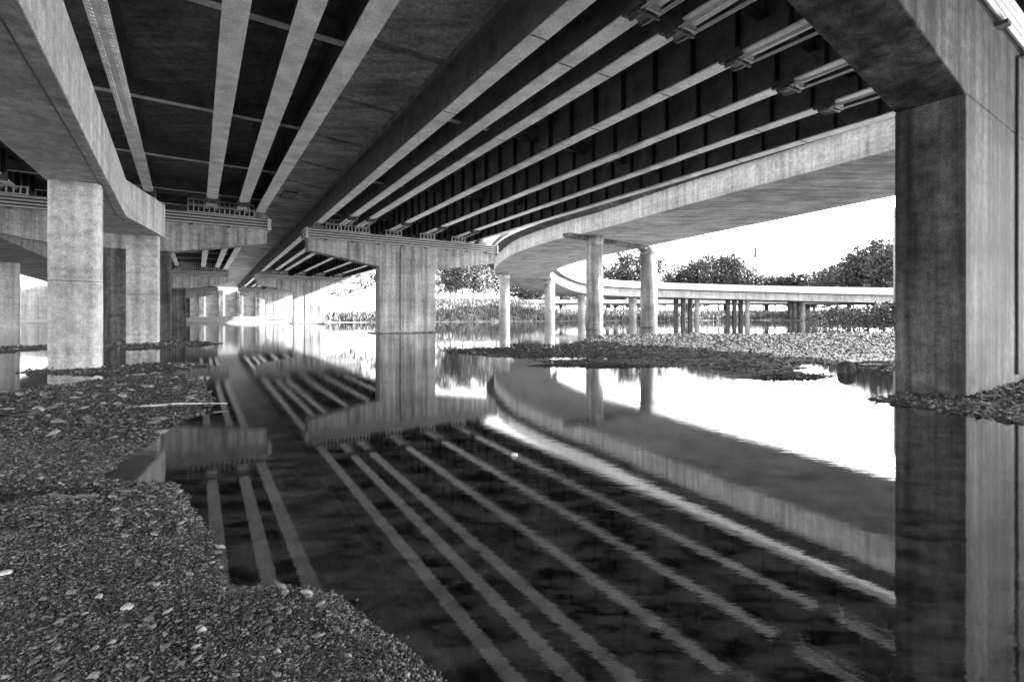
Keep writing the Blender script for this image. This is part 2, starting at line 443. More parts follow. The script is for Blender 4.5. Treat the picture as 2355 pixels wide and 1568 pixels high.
def offset(pts, s): return [p + V * s for p in pts]
def slab(Lp, Rp, z0, z1, m, root, name):
    secs = []
    for a, b in zip(Lp, Rp):
        secs.append([(a.x, a.y, z0), (b.x, b.y, z0), (b.x, b.y, z1), (a.x, a.y, z1)])
    return MB().sweep(secs).build(name, m, root, world=True)
gapR = offset(lines_R[0], -.18); gapL = offset(lines_R[0], -.42)
gl = [gapL[0]] + gapL[1:]
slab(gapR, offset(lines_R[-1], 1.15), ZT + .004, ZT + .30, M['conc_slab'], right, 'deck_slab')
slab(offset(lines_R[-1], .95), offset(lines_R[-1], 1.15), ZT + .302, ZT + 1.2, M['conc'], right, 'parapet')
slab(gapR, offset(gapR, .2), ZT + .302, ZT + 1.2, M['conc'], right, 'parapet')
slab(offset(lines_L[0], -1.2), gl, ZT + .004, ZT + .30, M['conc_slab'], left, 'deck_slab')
slab(offset(lines_L[0], -1.2), offset(lines_L[0], -1.0), ZT + .302, ZT + 1.2, M['conc'], left, 'parapet')
slab(offset(gl, -.2), gl, ZT + .302, ZT + 1.2, M['conc'], left, 'parapet')
# paler underside panel of the overhang, with its form joints and the two little hatches
ov0 = offset(lines_L[-1], .30)
mb = MB()
for a0, a1, b0, b1 in zip(ov0[:-1], ov0[1:], gl[:-1], gl[1:]):
    L = (a1 - a0).length; n = max(2, int(L / 4.4))
    for k in range(n):
        t0 = k / n + .003; t1 = (k + 1) / n - .003
        p = [a0.lerp(a1, t0), b0.lerp(b1, t0), b0.lerp(b1, t1), a0.lerp(a1, t1)]
        z0, z1 = ZT - .05, ZT
        mb.hexa([(q.x, q.y, z0) for q in p] + [(q.x, q.y, z1) for q in p])
mb.build('overhang', M['conc_over'], left, world=True)
hm = thing('access_hatch', 'square steel hatch frame in the underside of the left overpass overhang', 'hatch', pz(664, 450, ZT - .12))
c = hm.location
mb = MB()
for a, b in ((-.45, -.40), (.40, .45)): mb.box(a, b, -1.1, 1.1, -.02, .05); 
for a, b in ((-1.1, -1.05), (1.05, 1.1)): mb.box(-.40, .40, a, b, -.02, .05)
mb.build('hatch_frame', M['steel_dark'], hm); MB().box(-.39, .39, -1.04, 1.04, .0, .05).build('hatch_door', M['conc_soffit'], hm)
hm.rotation_euler = (0, 0, ANG)

# ------------------------------------------------------------------ concrete straddle beam on two square pillars (left)
def rounded_col(mb, cx, cy, w, d, rot, z0, z1, r=.18, seg=4):
    pts = []
    for sx, sy, a0 in ((1, -1, -90), (1, 1, 0), (-1, 1, 90), (-1, -1, 180)):
        for k in range(seg + 1):
            a = math.radians(a0 + 90 * k / seg)
            pts.append((sx * (w / 2 - r) + r * math.cos(a), sy * (d / 2 - r) + r * math.sin(a)))
    c, s = math.cos(rot), math.sin(rot)
    mb.prism([(cx + x * c - y * s, cy + x * s + y * c) for x, y in pts], z0, z1)
beam = thing('straddle_beam', 'pale concrete box beam curving overhead at upper left, resting on two pillars', 'concrete beam', (-12, 13, 5.2))
Rb = [Vector((-5.0, 4.6, 5.05)), Vector((-10.2, 11.9, 5.12)), Vector((-15.0, 18.6, 5.35)), Vector((-18.7, 25.8, 5.68))]
Rb.insert(0, Rb[0] + (Rb[0] - Rb[1]) * 1.4)
Lb = [pz(0, 320, 5.12), pz(113, 418, 5.15)]
dl = (Lb[1] - Lb[0]).normalized()
Lb = [Lb[0] - dl * 18, Lb[0] - dl * 5.5, Lb[1] - dl * .2, Vector((-18.0, 19.6, 5.35)), Vector((-20.9, 24.2, 5.62))]
secs = []
for a, b, hh in zip(Lb, Rb, (1.45, 1.45, 1.45, 1.42, 1.75)):
    secs.append([(a.x, a.y, b.z), (b.x, b.y, b.z), (b.x, b.y, b.z + hh), (a.x, a.y, b.z + hh)])
MB().sweep(secs).build('box_beam', M['conc'], beam, .02, world=True)
g1 = MB()
for a, b in zip(secs[:-1], secs[1:]):      # drip groove under the right edge
    p = Vector(a[1]).lerp(Vector(a[0]), .16); q = Vector(b[1]).lerp(Vector(b[0]), .16)
    g1.bar(p - Vector((0, 0, .004)), q - Vector((0, 0, .004)), .025, .012)
g1.build('drip_groove', M['steel_dark'], beam, world=True)
def pillar(px, Y, w, rot, hj, zt, label, r):
    p = py_(px, Y); t = thing('pillar', label, 'pillar', (p.x, p.y, 0), math.radians(rot), 'pillars under the straddle beam'); t['kind'] = 'thing'
    mb = MB(); rounded_col(mb, 0, 0, w, w, 0, -1, hj - .01, r, 6); rounded_col(mb, 0, 0, w - .005, w - .005, 0, hj + .01, zt, r, 6)
    mb.build('shaft', M['conc'], t); mb = MB(); rounded_col(mb, 0, 0, w - .04, w - .04, 0, hj - .02, hj + .02, r - .02, 6); mb.build('joint', M['conc_dark'], t)
    mb = MB(); rounded_col(mb, 0, 0, w + .06, w + .06, 0, -.1, .05, r, 6); mb.build('waterline_band', M['conc_dark'], t)
pillar(176, 13.4, 1.10, 37, 2.43, 5.14, 'broad bright pillar in front at left, standing in the water', .22)
pillar(330, 25.3, 1.36, 34, 2.6, 5.66, 'smaller pillar behind the broad one, under the end of the straddle beam', .10)

# distant ramp at far left
lr = thing('ramp_bridge', 'low concrete ramp seen far behind the front left pillar', 'ramp', (-60, 60, 0))
secs = []
for (x, y, z) in ((-34, 22, 7.9), (-50, 46, 7.6), (-72, 78, 7.4), (-100, 112, 7.2)):
    a = Vector((x - 9, y + 5, 0)); b = Vector((x + 6, y - 3, 0))
    secs.append([(a.x, a.y, z), (b.x, b.y, z), (b.x, b.y, z + 1.8), (a.x, a.y, z + 1.8)])
MB().sweep(secs).build('box_deck', M['conc_soffit'], lr, world=True)
for px, Y, w, zt in ((2, 55, 3.0, 7.9), (80, 100, 4.2, 7.6)):
    p = py_(px, Y); mb = MB(); rounded_col(mb, p.x, p.y, w, 1.8, math.radians(40), -1, zt, .4); mb.build('column', M['conc'], lr, world=True)

# ------------------------------------------------------------------ curved ramp on the right
def cr(P, n=10):   # catmull-rom
    P = [np.array(p, float) for p in P]; P = [2 * P[0] - P[1]] + P + [2 * P[-1] - P[-2]]; out = []
    for i in range(1, len(P) - 2):
        for k in range(n):
            t = k / n; a, b, c, d = P[i - 1:i + 3]
            out.append(.5 * ((2 * b) + (-a + c) * t + (2 * a - 5 * b + 4 * c - d) * t * t + (-a + 3 * b - 3 * c + d) * t ** 3))
    out.append(P[-2]); return out
#        outer x,y      inner x,y      soffit, box, barrier
ST = [(30.5, 0.0, 41.0, 6.0, 9.7, 1.65, 1.0), (19.05, 23.3, 28.4, 28.6, 9.7, 1.65, 1.0), (12.8, 35.8, 22.6, 41.6, 9.7, 1.65, 1.0), (8.6, 45.0, 18.6, 51.0, 9.7, 1.65, 1.0),
      (5.0, 51.5, 15.6, 58.8, 9.7, 1.65, 1.0), (.84, 61.4, 12.2, 67, 9.7, 1.65, 1.0), (-1.4, 71.5, 9.6, 76, 9.7, 1.65, 1.0),
      (-2.9, 82, 8.0, 86, 9.7, 1.65, 1.0), (-3.3, 92, 7.6, 94, 9.6, 1.65, 1.0), (-2.3, 103, 8.6, 101.5, 9.1, 1.7, 1.1), (1.5, 113, 11.5, 108, 8.1, 1.8, 1.2),
      (9, 123, 17, 115, 6.95, 1.9, 1.5), (21, 131, 27, 121.5, 6.4, 2.0, 1.5), (40, 137, 43, 126.5, 6.2, 1.9, 1.5), (72, 141.5, 73, 131, 5.6, 1.9, 1.6), (112, 144, 113, 134, 4.9, 1.9, 1.9), (170, 146, 170, 136, 4.3, 1.9, 1.9)]
path = cr(ST, 8)
ramp = thing('ramp_bridge', 'curved concrete ramp sweeping round on the right and returning as a white loop', 'ramp', (10, 50, 0))
box, slabm, bar_o, bar_i, arches = [], [], [], [], []
for q in path:
    o = Vector((q[0], q[1], 0)); i = Vector((q[2], q[3], 0)); e = (i - o).normalized(); z = q[4]; bh = q[5]; rh = q[6]
    box.append([(o.x, o.y, z), (i.x, i.y, z), (i.x, i.y, z + bh), (o.x, o.y, z + bh)])
    a = o - e * 1.4; b = i + e * 1.15
    slabm.append([(o.x - e.x * .02, o.y - e.y * .02, z + bh + .003), (i.x + e.x * .02, i.y + e.y * .02, z + bh + .003), (b.x, b.y, z + bh + .16), (b.x, b.y, z + bh + .34), (a.x, a.y, z + bh + .34), (a.x, a.y, z + bh + .16)])
    for lst, p_, sg in ((bar_o, a, 1), (bar_i, b, -1)):
        p2_ = p_ + e * (sg * .28); p3 = p_ - e * (sg * .03)
        lst.append([(p3.x, p3.y, z + bh + .20), (p2_.x, p2_.y, z + bh + .344), (p2_.x, p2_.y, z + bh + .34 + rh), (p3.x, p3.y, z + bh + .34 + rh)])
MB().sweep(box).build('box_girder', M['conc'], ramp, world=True)
so_ = MB()
for q0, q1 in zip(path[:-1], path[1:]):
    o0 = Vector((q0[0], q0[1], q0[4] - .012)); i0 = Vector((q0[2], q0[3], q0[4] - .012)); o1 = Vector((q1[0], q1[1], q1[4] - .012)); i1 = Vector((q1[2], q1[3], q1[4] - .012))
    up = Vector((0, 0, .01))
    a0 = o0.lerp(i0, .02); b0 = o0.lerp(i0, .995); a1 = o1.lerp(i1, .02); b1 = o1.lerp(i1, .995)
    so_.add([a0, b0, b1, a1, a0 + up, b0 + up, b1 + up, a1 + up], [(3, 2, 1, 0), (4, 5, 6, 7), (0, 1, 5, 4), (1, 2, 6, 5), (2, 3, 7, 6), (3, 0, 4, 7)])
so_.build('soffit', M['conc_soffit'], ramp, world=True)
MB().sweep(slabm).build('deck_slab', M['conc_dark'], ramp, world=True)
MB().sweep(bar_o).build('parapet', M['conc_white'], ramp, world=True)
MB().sweep(bar_i).build('parapet', M['conc_white'], ramp, world=True)
# row of arched recesses on the outer parapet of the loop
ar = MB()
for j in range(40, 76, 1):
    for tt in (0, .5):
        q = path[j] * (1 - tt) + path[j + 1] * tt
        o = Vector((q[0], q[1], 0)); i = Vector((q[2], q[3], 0)); e = (i - o).normalized(); d = Vector((-e.y, e.x, 0)); z = q[4] + q[5] + .40
        a = o - e * 1.44
        pts = [(-.28, 0), (.28, 0), (.28, .35), (.2, .52), (0, .6), (-.2, .52), (-.28, .35)]
        f_ = [(a + d * x).to_tuple()[:2] + (z + zz,) for x, zz in pts]; g_ = [(a + e * .02 + d * x).to_tuple()[:2] + (z + zz,) for x, zz in pts]
        n = 7
        ar.add(f_ + g_, [tuple(range(n)), tuple(range(n, 2 * n))[::-1]] + [(k, n + k, n + (k + 1) % n, (k + 1) % n) for k in range(n)])
ar.build('arched_recess', M['conc_dark'], ramp, world=True)

def round_col(px, Y, zt, r, label, base=-1.0, cap=True, mat='conc'):
    p = py_(px, Y); t = thing('ramp_column', label, 'column', (p.x, p.y, 0), 0, 'round columns under the curved ramp')
    mb = MB(); mb.tube((0, 0, base), (0, 0, zt - .9), r, n=32); 
    mb.build('shaft', M[mat], t, smooth=False)
    MB().tube((0, 0, zt - .898), (0, 0, zt), r * 1.005, r * 1.16, n=32).build('column_head', M[mat], t)
    if cap:
        MB().tube((0, 0, -.05), (0, 0, .06), r * 1.12, n=32).build('footing_ring', M['conc_dark'], t)
    for ch in t.children:
        for po in ch.data.polygons: po.use_smooth = abs(po.normal.z) < .5
    return t
round_col(1367, 50, 9.68, .88, 'thick round column standing in water at the left end of the dark crossbeam', mat='conc_cap')
round_col(1492, 58, 9.68, .98, 'round column at the open sky side of the curved ramp', mat='conc_cap')
round_col(1160, 93, 9.55, 1.02, 'leftmost round column under the tip of the ramp curve', cap=False)
round_col(1264, 103, 9.1, 1.1, 'half sunlit round column right of the leftmost one', cap=False)
round_col(1337, 122, 6.95, .95, 'short column below the white ramp loop beside the thick round column', 0, False)
round_col(1455, 128, 6.25, 1.0, 'short column below the white ramp seen between the two dark columns', 0, False)
cb_ = tag(MB().bar((5.4, 47.6, 9.52), (17.5, 58.7, 9.52), .9, .33).build('crossbeam', M['conc_dark']), 'dark shallow crossbeam under the ramp joining the two thick columns', 'crossbeam')
# thin sign pole next to near pier
round_col(2068, 44, 11.4, .42, 'slim column glimpsed at the left edge of the near pier', cap=False)
# bents of the far ramp
bents = [(1596, 133, 2.3, 6.05, 16.5, 'four short posts under the white ramp, nearest to the round column'),
         (1712, 135, 2.6, 5.75, 16.5, 'middle row of short posts under the white ramp'),
         (1842, 138, 3.2, 5.35, 13.5, 'right row of short posts under the white ramp by the bushes')]
for px, Y, z0, z1, w, lab in bents:
    p = py_(px, Y); t = thing('ramp_bent', lab, 'bridge support', (p.x, p.y, 0), 0, 'post bents under the far ramp')
    for k in range(4):
        x = -w * .15 + (k - 1.5) * w * .30 * .48
        MB().tube((x, (k - 2.5) * 1.2, z0 - 3), (x, (k - 2.5) * 1.2, z1), .62, n=14).build('post', M['conc_dark'] if k < 3 else M['conc'], t)
    MB().box(-w * .5, w * .4, -3.6, 1.2, z1, z1 + .12).build('cap_beam', M['conc_dark'], t)

# low viaduct behind
lv = thing('low_viaduct', 'low road viaduct with white panelled wall crossing the background', 'viaduct', (40, 160, 0))
mb = MB()
for k in range(26):
    x = -4 + k * 5.2
    mb.box(x, x + 5.12, 160, 160.3, 5.45, 6.75)
mb.build('wall_panel', M['conc_white'], lv, world=True)
MB().box(-6, 132, 160.32, 168, 5.0, 5.45).build('deck_slab', M['conc_dark'], lv, world=True)
for k in range(9):
    MB().box(2 + 14 * k, 3 + 14 * k, 162, 163, 1.5, 5.0).build('pier_post', M['conc_dark'], lv, world=True)

# abutment wall closing the left bridges
ab = thing('abutment_wall', 'dark concrete abutment wall closing the far end below the overpasses', 'wall', (-100, 150, 0), ANG)
MB().box(-45, 26, 0, 2, -1, 11).build('wall_face', M['conc_slab'], ab)
for k in range(12):
    MB().box(-40 + k * 5.2, -38.8 + k * 5.2, -1.2, -.004, -1, 9.5).build('buttress', M['conc_dark'], ab)

# ------------------------------------------------------------------ water and ground
wat = MB().add([(-3000, -3000, 0), (3000, -3000, 0), (3000, 600, 0), (-3000, 600, 0)], [(0, 1, 2, 3)]).build('water', M['water'])
tag(wat, 'still dark river water mirroring the bridges', kind='structure')

def poly_world(pts): return np.array([pw(x, y)[:2] for x, y in pts])
bars = {
 'gravel': ([(-150, 925), (0, 908), (120, 892), (240, 876), (350, 866), (430, 866), (462, 872), (478, 890), (470, 905), (486, 925), (470, 945), (430, 962), (385, 985), (345, 1015), (290, 1050), (232, 1098),
             (300, 1108), (372, 1112), (420, 1130), (450, 1160), (470, 1190), (468, 1225), (490, 1260), (502, 1310), (530, 1345), (590, 1362), (640, 1354), (700, 1350), (765, 1368), (815, 1405), (860, 1440), (920, 1480), (975, 1525), (1030, 1580), (1120, 1750), (-900, 1750), (-900, 1300)], 1.0),
 'pillar_spit': ([(60, 856), (240, 846), (330, 836), (440, 838), (470, 841), (440, 848), (300, 857), (180, 862)], .6),
 'shelf': ([(235, 790), (300, 783), (390, 783), (440, 785), (520, 790), (430, 797), (300, 804), (235, 803)], .6),
 'left_strip': ([(-300, 812), (0, 799), (115, 794), (160, 797), (115, 802), (0, 811), (-300, 830)], .6),
 'near_pier': ([(2010, 919), (2075, 908), (2220, 905), (2440, 850), (2700, 850), (2700, 985), (2355, 978), (2200, 950), (2060, 930)], .8),
}
flat = [(1010, 812), (1130, 801), (1270, 796), (1350, 782), (1420, 773), (1560, 770), (1700, 771), (2090, 763), (2600, 760), (2700, 875), (2075, 864), (1960, 853), (1890, 838), (1850, 851), (1810, 863), (1730, 860), (1680, 846),
        (1700, 833), (1500, 836), (1380, 843), (1280, 837), (1150, 828)]
def sdf(poly, X, Y):
    "positive inside"
    n = len(poly); D = np.full(X.shape, 1e9); ins = np.zeros(X.shape, bool)
    for k in range(n):
        ax, ay = poly[k]; bx, by = poly[(k + 1) % n]; ex, ey = bx - ax, by - ay
        wx = X - ax; wy = Y - ay; t = np.clip((wx * ex + wy * ey) / (ex * ex + ey * ey + 1e-12), 0, 1)
        D = np.minimum(D, np.hypot(wx - ex * t, wy - ey * t))
        c = ((ay <= Y) != (by <= Y)) & (X < ax + (Y - ay) / (by - ay + 1e-12) * ex); ins ^= c
    return np.where(ins, D, -D)
PW = {k: poly_world(v[0]) for k, v in bars.items()}; PF = poly_world(flat)
POOLS = [poly_world([(-60, 1150), (60, 1132), (120, 1128), (175, 1138), (110, 1152), (20, 1176), (-60, 1185)]), poly_world([(118, 1150), (150, 1133), (230, 1128), (242, 1140), (240, 1158), (170, 1168)])]
def height(X, Y):
    h = np.full(X.shape, -.45)
    near = (Y < 60) & (Y > 0) & (np.abs(X) < 70)
    if near.any():
        x = X[near]; y = Y[near]; hh = np.full(x.shape, -.45)
        dist = np.hypot(x, y)
        for k, p in PW.items():
            s = sdf(p, x, y); amp = bars[k][1]
            nz = fbm(x * 2.2, y * 1.3, 5, 3) - .5
            e = s + nz * .22 * np.clip(dist / 6, .35, 2)
            top = .035 * amp + .05 * amp * (1 - np.exp(-np.maximum(e, 0) * .9)) + (fbm(x * .8, y * 1.9, 5, 9) - .5) * .13 * amp
            f_ = np.where(e > 0, top * np.clip(e / .12, 0, 1), np.maximum(e * .35, -.45))
            hh = np.maximum(hh, f_)
        for p in POOLS:
            s = sdf(p, x, y); hh = np.where(s > -.06, np.minimum(hh, -s * .5 - .0), hh)
        s = sdf(PF, x, y)
        e = np.clip(s * .35, -2, .36) + (fbm(x * .16, y * .95, 6, 23) - .53) * 2.3 + (fbm(x * .9, y * 1.6, 4, 41) - .5) * .5 - .02
        f_ = np.clip(e * .16, -.45, .10)
        f_ = np.where(s < -3, -.45, f_)
        hh = np.maximum(hh, f_)
        h[near] = hh
    yb = np.interp(X, [-200, -80, -40, 0, 20, 60, 100, 300], [85, 88, 97, 113, 128, 142, 142, 135])
    H = np.interp(X, [-60, -34, -24, 2, 14, 300], [1.0, 1.6, 6.0, 6.0, 2.7, 3.3])
    d = Y - yb + (fbm(X * .12, Y * .12, 3, 5) - .5) * 6
    bank = H * (1 - np.exp(-np.maximum(d, 0) / 14.0)) + (fbm(X * .2, Y * .2, 4, 8) - .5) * .5 * np.clip(d / 5, 0, 1) + .05
    h = np.where(d > 0, np.maximum(h, bank), np.maximum(h, np.clip(d * .05, -.45, 0) - .02 * 0 - .001))
    h = np.where((d <= 0) & (h > -.002) & (Y >= 60), -.01, h)
    back = -12 - Y
    return h
def axis(parts):
    out = []
    for a, b, n in parts: out += list(np.linspace(a, b, n, endpoint=False))
    out.append(parts[-1][1]); return np.array(out)
xs = axis([(-3000, -300, 14), (-300, -80, 50), (-80, -14, 200), (-14, -5, 200), (-5, 2, 240), (2, 34, 420), (34, 120, 130), (120, 400, 30), (400, 3000, 12)])
ys = axis([(-1500, -30, 10), (-30, 1.2, 14), (1.2, 6, 170), (6, 12, 120), (12, 45, 210), (45, 85, 50), (85, 180, 130), (180, 400, 30), (400, 5000, 14)])
GX, GY = np.meshgrid(xs, ys); GZ = height(GX, GY)
nx, ny = len(xs), len(ys); idx = np.arange(nx * ny).reshape(ny, nx)
quads = np.stack([idx[:-1, :-1], idx[:-1, 1:], idx[1:, 1:], idx[1:, :-1]], -1).reshape(-1, 4)
gr = fast_mesh('ground', np.stack([GX, GY, GZ], -1).reshape(-1, 3), quads, M['ground'], smooth=True)
tag(gr, 'dark gravelly mud bars in the river and the pale bank beyond', kind='structure')

# ------------------------------------------------------------------ gravel and clumps (stuff)
OCT = np.array([(1, 0, 0), (0, 1, 0), (-1, 0, 0), (0, -1, 0), (0, 0, 1), (0, 0, -.6)], float)
OCF = np.array([(0, 1, 4), (1, 2, 4), (2, 3, 4), (3, 0, 4), (1, 0, 5), (2, 1, 5), (3, 2, 5), (0, 3, 5)])
def stones(P, size, flat_=.55, elong=1.6):
    n = len(P)
    a = RNG.uniform(0, 2 * np.pi, n); ca, sa = np.cos(a), np.sin(a)
    sx = size * RNG.uniform(1, elong, n); sy = size * RNG.uniform(.7, 1.1, n); szz = size * flat_ * RNG.uniform(.6, 1.3, n)
    P = P.copy(); P[:, 2] += (fbm(P[:, 0] * 9, P[:, 1] * 9, 3, 51) - .3) * size * 1.6
    L = OCT[None] * np.stack([sx, sy, szz], -1)[:, None]
    L = L * (1 + RNG.uniform(-.3, .3, (n, 6, 1)))
    tlt = RNG.normal(0, .3, n)[:, None]
    x = L[..., 0] * ca[:, None] - L[..., 1] * sa[:, None]; y = L[..., 0] * sa[:, None] + L[..., 1] * ca[:, None]; z = L[..., 2] + x * tlt
    V_ = np.stack([x, y, z], -1) + P[:, None]
    Fc = (OCF[None] + (np.arange(n) * 6)[:, None, None]).reshape(-1, 3)
    return V_.reshape(-1, 3), Fc
def scatter(x0, x1, y0, y1, n, zmin, zmax=9):
    X = RNG.uniform(x0, x1, n); Y = RNG.uniform(y0, y1, n); Z = height(X, Y)
    k = (Z > zmin) & (Z < zmax); return np.stack([X[k], Y[k], Z[k]], -1)
def view_keep(P, r=.98):   # the photo shows nothing of the rest
    return P[(np.abs(P[:, 0]) < 1.15 * P[:, 1] + .3)]
VV, FF, o_ = [], [], 0
for (x0, x1, y0, y1, n, s0, s1) in ((-3.8, .4, 1.5, 3.2, 130000, .004, .011), (-6.6, .2, 3.2, 5.5, 130000, .006, .016), (-13, -1.5, 5.5, 13, 90000, .009, .026), (6, 13, 6.5, 12, 9000, .015, .05),
                                  (-24, -6, 12, 34, 30000, .02, .07), (-2.6, .4, 1.5, 3.2, 900, .014, .03), (-5, .2, 3.2, 5.5, 900, .02, .04), (-13, -2, 5.5, 12, 900, .04, .09)):
    P = view_keep(scatter(x0, x1, y0, y1, n, -.02, .6)); sz = s0 + (s1 - s0) * RNG.uniform(0, 1, len(P)) ** 2.2
    P[:, 2] += sz * .1
    v_, f_ = stones(P, sz); VV.append(v_); FF.append(f_ + o_); o_ += len(v_)
gv = fast_mesh('gravel', np.concatenate(VV), np.concatenate(FF), M['stone'])
tag(gv, 'loose dark gravel and pebbles on the near bars', 'gravel', kind='stuff')
P = scatter(-6, 40, 12, 44, 170000, .0, .6); P = view_keep(P)
sz = .012 + .05 * RNG.uniform(0, 1, len(P)) ** 3 * (P[:, 1] / 18)
v_, f_ = stones(P, sz, .55, 2.4)
cl = fast_mesh('mud_clumps', v_, f_, M['weed']); tag(cl, 'clumps of weed and stones scattered over the mudflat', 'mudflat litter', kind='stuff')

# reeds and grass on the banks
def blades(P, h, w):
    n = len(P); a = RNG.uniform(0, np.pi, n); dx, dy = np.cos(a) * w / 2, np.sin(a) * w / 2
    lx = RNG.normal(0, .25, n) * h; ly = RNG.normal(0, .25, n) * h
    v = np.zeros((n, 4, 3)); v[:, 0] = P - np.stack([dx, dy, dx * 0], -1); v[:, 1] = P + np.stack([dx, dy, dx * 0], -1)
    top = P + np.stack([lx, ly, h], -1); v[:, 2] = top + np.stack([dx, dy, dx * 0], -1) * .3; v[:, 3] = top - np.stack([dx, dy, dx * 0], -1) * .3
    return v.reshape(-1, 3), np.arange(n * 4).reshape(n, 4)
P = scatter(-45, 130, 88, 165, 90000, .03, 20); hgt = RNG.uniform(.3, 1.2, len(P)) * (.5 + fbm(P[:, 0] * .1, P[:, 1] * .2, 3, 31))
v_, f_ = blades(P, hgt, .35)
gs = fast_mesh('bank_grass', v_, f_, M['reed']); tag(gs, 'tall pale grass and reeds covering the far bank', 'grass', kind='stuff')

# ------------------------------------------------------------------ trees and bushes
def crown(nclump, nleaf, rx, rz, zc, leaf, shape, seed):
    r = np.random.default_rng(seed); out = []
    for k in range(nclump):
        while True:
            p = r.uniform(-1, 1, 3)
            if shape == 'round' and (p ** 2).sum() < 1 and (p ** 2).sum() > .12: break
            if shape == 'tall' and p[0] ** 2 + p[1] ** 2 < (1 - max(p[2], -.3) * .75) ** 2 * .8: break
        c = p * np.array([rx, rx, rz]) + np.array([0, 0, zc]); cr_ = r.uniform(.16, .34) * rx
        n = int(nleaf * r.uniform(.5, 1.4)); d = r.normal(0, 1, (n, 3)); d /= np.linalg.norm(d, axis=1)[:, None]
        out.append(c + d * cr_ * (r.uniform(.3, 1, (n, 1)) ** .4) * np.array([1, 1, .75]))
    P = np.concatenate(out); n = len(P)
    a = r.normal(0, 1, (n, 3)); a /= np.linalg.norm(a, axis=1)[:, None]; b = np.cross(a, r.normal(0, 1, (n, 3))); b /= np.linalg.norm(b, axis=1)[:, None] + 1e-9
    s = leaf * r.uniform(.5, 1.3, (n, 1)); v = np.stack([P - a * s, P + b * s * .6, P + a * s, P - b * s * .6], 1)
    return v.reshape(-1, 3), np.arange(n * 4).reshape(n, 4)
def tree(name, H, rx, shape, mat, seed, bark='bark', base=.25, nclump=70, nleaf=34, leaf=.34):
    t = thing(name, 'x', 'tree'); r = random.Random(seed)
    rz = H * (1 - base) / 2; zc = H - rz
    v, f = crown(nclump, nleaf, rx, rz, zc, leaf, shape, seed)
    mb = MB(); pts = [Vector((0, 0, -1))]
    for k in range(5): pts.append(Vector((r.uniform(-.25, .25) * rx * .4, r.uniform(-.2, .2), H * .8 * (k + 1) / 5)))
    R0 = H * .018
    for k in range(5): mb.tube(pts[k], pts[k + 1], R0 * (1 - k * .17), R0 * (1 - (k + 1) * .17), 8, False)
    for k in range(9):
        a = r.uniform(0, 6.28); q = pts[1 + k % 4]; e = q + Vector((math.cos(a) * rx * .7, math.sin(a) * rx * .7, H * r.uniform(.12, .3)))
        mb.tube(q, e, R0 * .45, R0 * .12, 6, False)
    mb.build('trunk', M[bark], t, smooth=True)
    fast_mesh('crown', v, f, M[mat], t)
    return t
P_round = tree('broad_tree', 12, 5.5, 'round', 'leaf_mid', 1, nclump=110, nleaf=40, leaf=.30)
P_pale = tree('pale_tree', 15, 5.0, 'round', 'leaf_pale', 2, 'bark_pale', .15, 90, 36, .32)
P_tall = tree('poplar_tree', 16, 2.6, 'tall', 'leaf_dark', 3, 'bark', .1, 90, 34, .28)
P_bush = tree('bush', 3.0, 2.2, 'round', 'leaf_mid', 4, 'bark', 0.0, 60, 34, .14)
P_bare = tree('bare_tree', 13, 4.0, 'round', 'leaf_dark', 5, 'bark_pale', .35, 26, 22, .3)
used = set()
def put(proto, px, Y, y_top, label, group, z0=None, wide=1.0):
    o = proto if proto.name not in used else copy_tree(proto)
    used.add(proto.name)
    p = py_(px, Y); zb = float(height(np.array([p.x]), np.array([p.y]))[0]) if z0 is None else z0
    zt = CH + (HZ - y_top) / F * Y; base_h = {'broad_tree': 12, 'pale_tree': 15, 'poplar_tree': 16, 'bush': 3.0, 'bare_tree': 13}[proto.name.split('.')[0]]
    s = max(.2, (zt - zb) / base_h)
    o.location = (p.x, p.y, zb); o.scale = (s * wide, s * wide, s); o.rotation_euler = (0, 0, random.uniform(0, 6.28)); 
    tag(o, label, 'bush' if proto is P_bush else 'tree', group)
G1 = 'trees on the bank behind the middle pier'; G2 = 'trees on the skyline beyond the white ramp'; G3 = 'bushes at the edge of the mudflat'
for px, Y, yt, pr, lab in ((1008, 158, 585, P_pale, 'pale leafy tree just right of the middle pier stem'), (1035, 170, 570, P_pale, 'pale tree second from the middle pier stem'),
                           (1062, 155, 592, P_round, 'darker tree in the middle of the gap below the pier arm'), (1088, 172, 572, P_pale, 'pale tree in the right half of the gap below the pier arm'),
                           (1113, 158, 596, P_pale, 'pale tree behind the tip of the pier arm'), (1140, 168, 590, P_round, 'tree directly left of the leftmost ramp column')):
    put(pr, px, Y, yt, lab, G1)
for px, Y, yt, w, lab in ((1183, 172, 648, 1.5, 'dark shrub right of the leftmost ramp column'), (1212, 175, 652, 1.5, 'dark shrub midway between the two leftmost ramp columns'), (1240, 172, 655, 1.5, 'dark shrub touching the half sunlit column'), (1300, 178, 655, 1.6, 'dark shrub seen right of the half sunlit column')):
    put(P_round, px, Y, yt, lab, G1, wide=w)
for px, Y, yt, lab in ((780, 112, 618, 'thin tree at the left of the gap beside the sunlit pier'), (812, 122, 600, 'bare branching tree in the gap left of the middle pier'), (846, 108, 575, 'white trunked tree nearest to the left side of the middle pier')):
    put(P_bare, px, Y, yt, lab, G1)
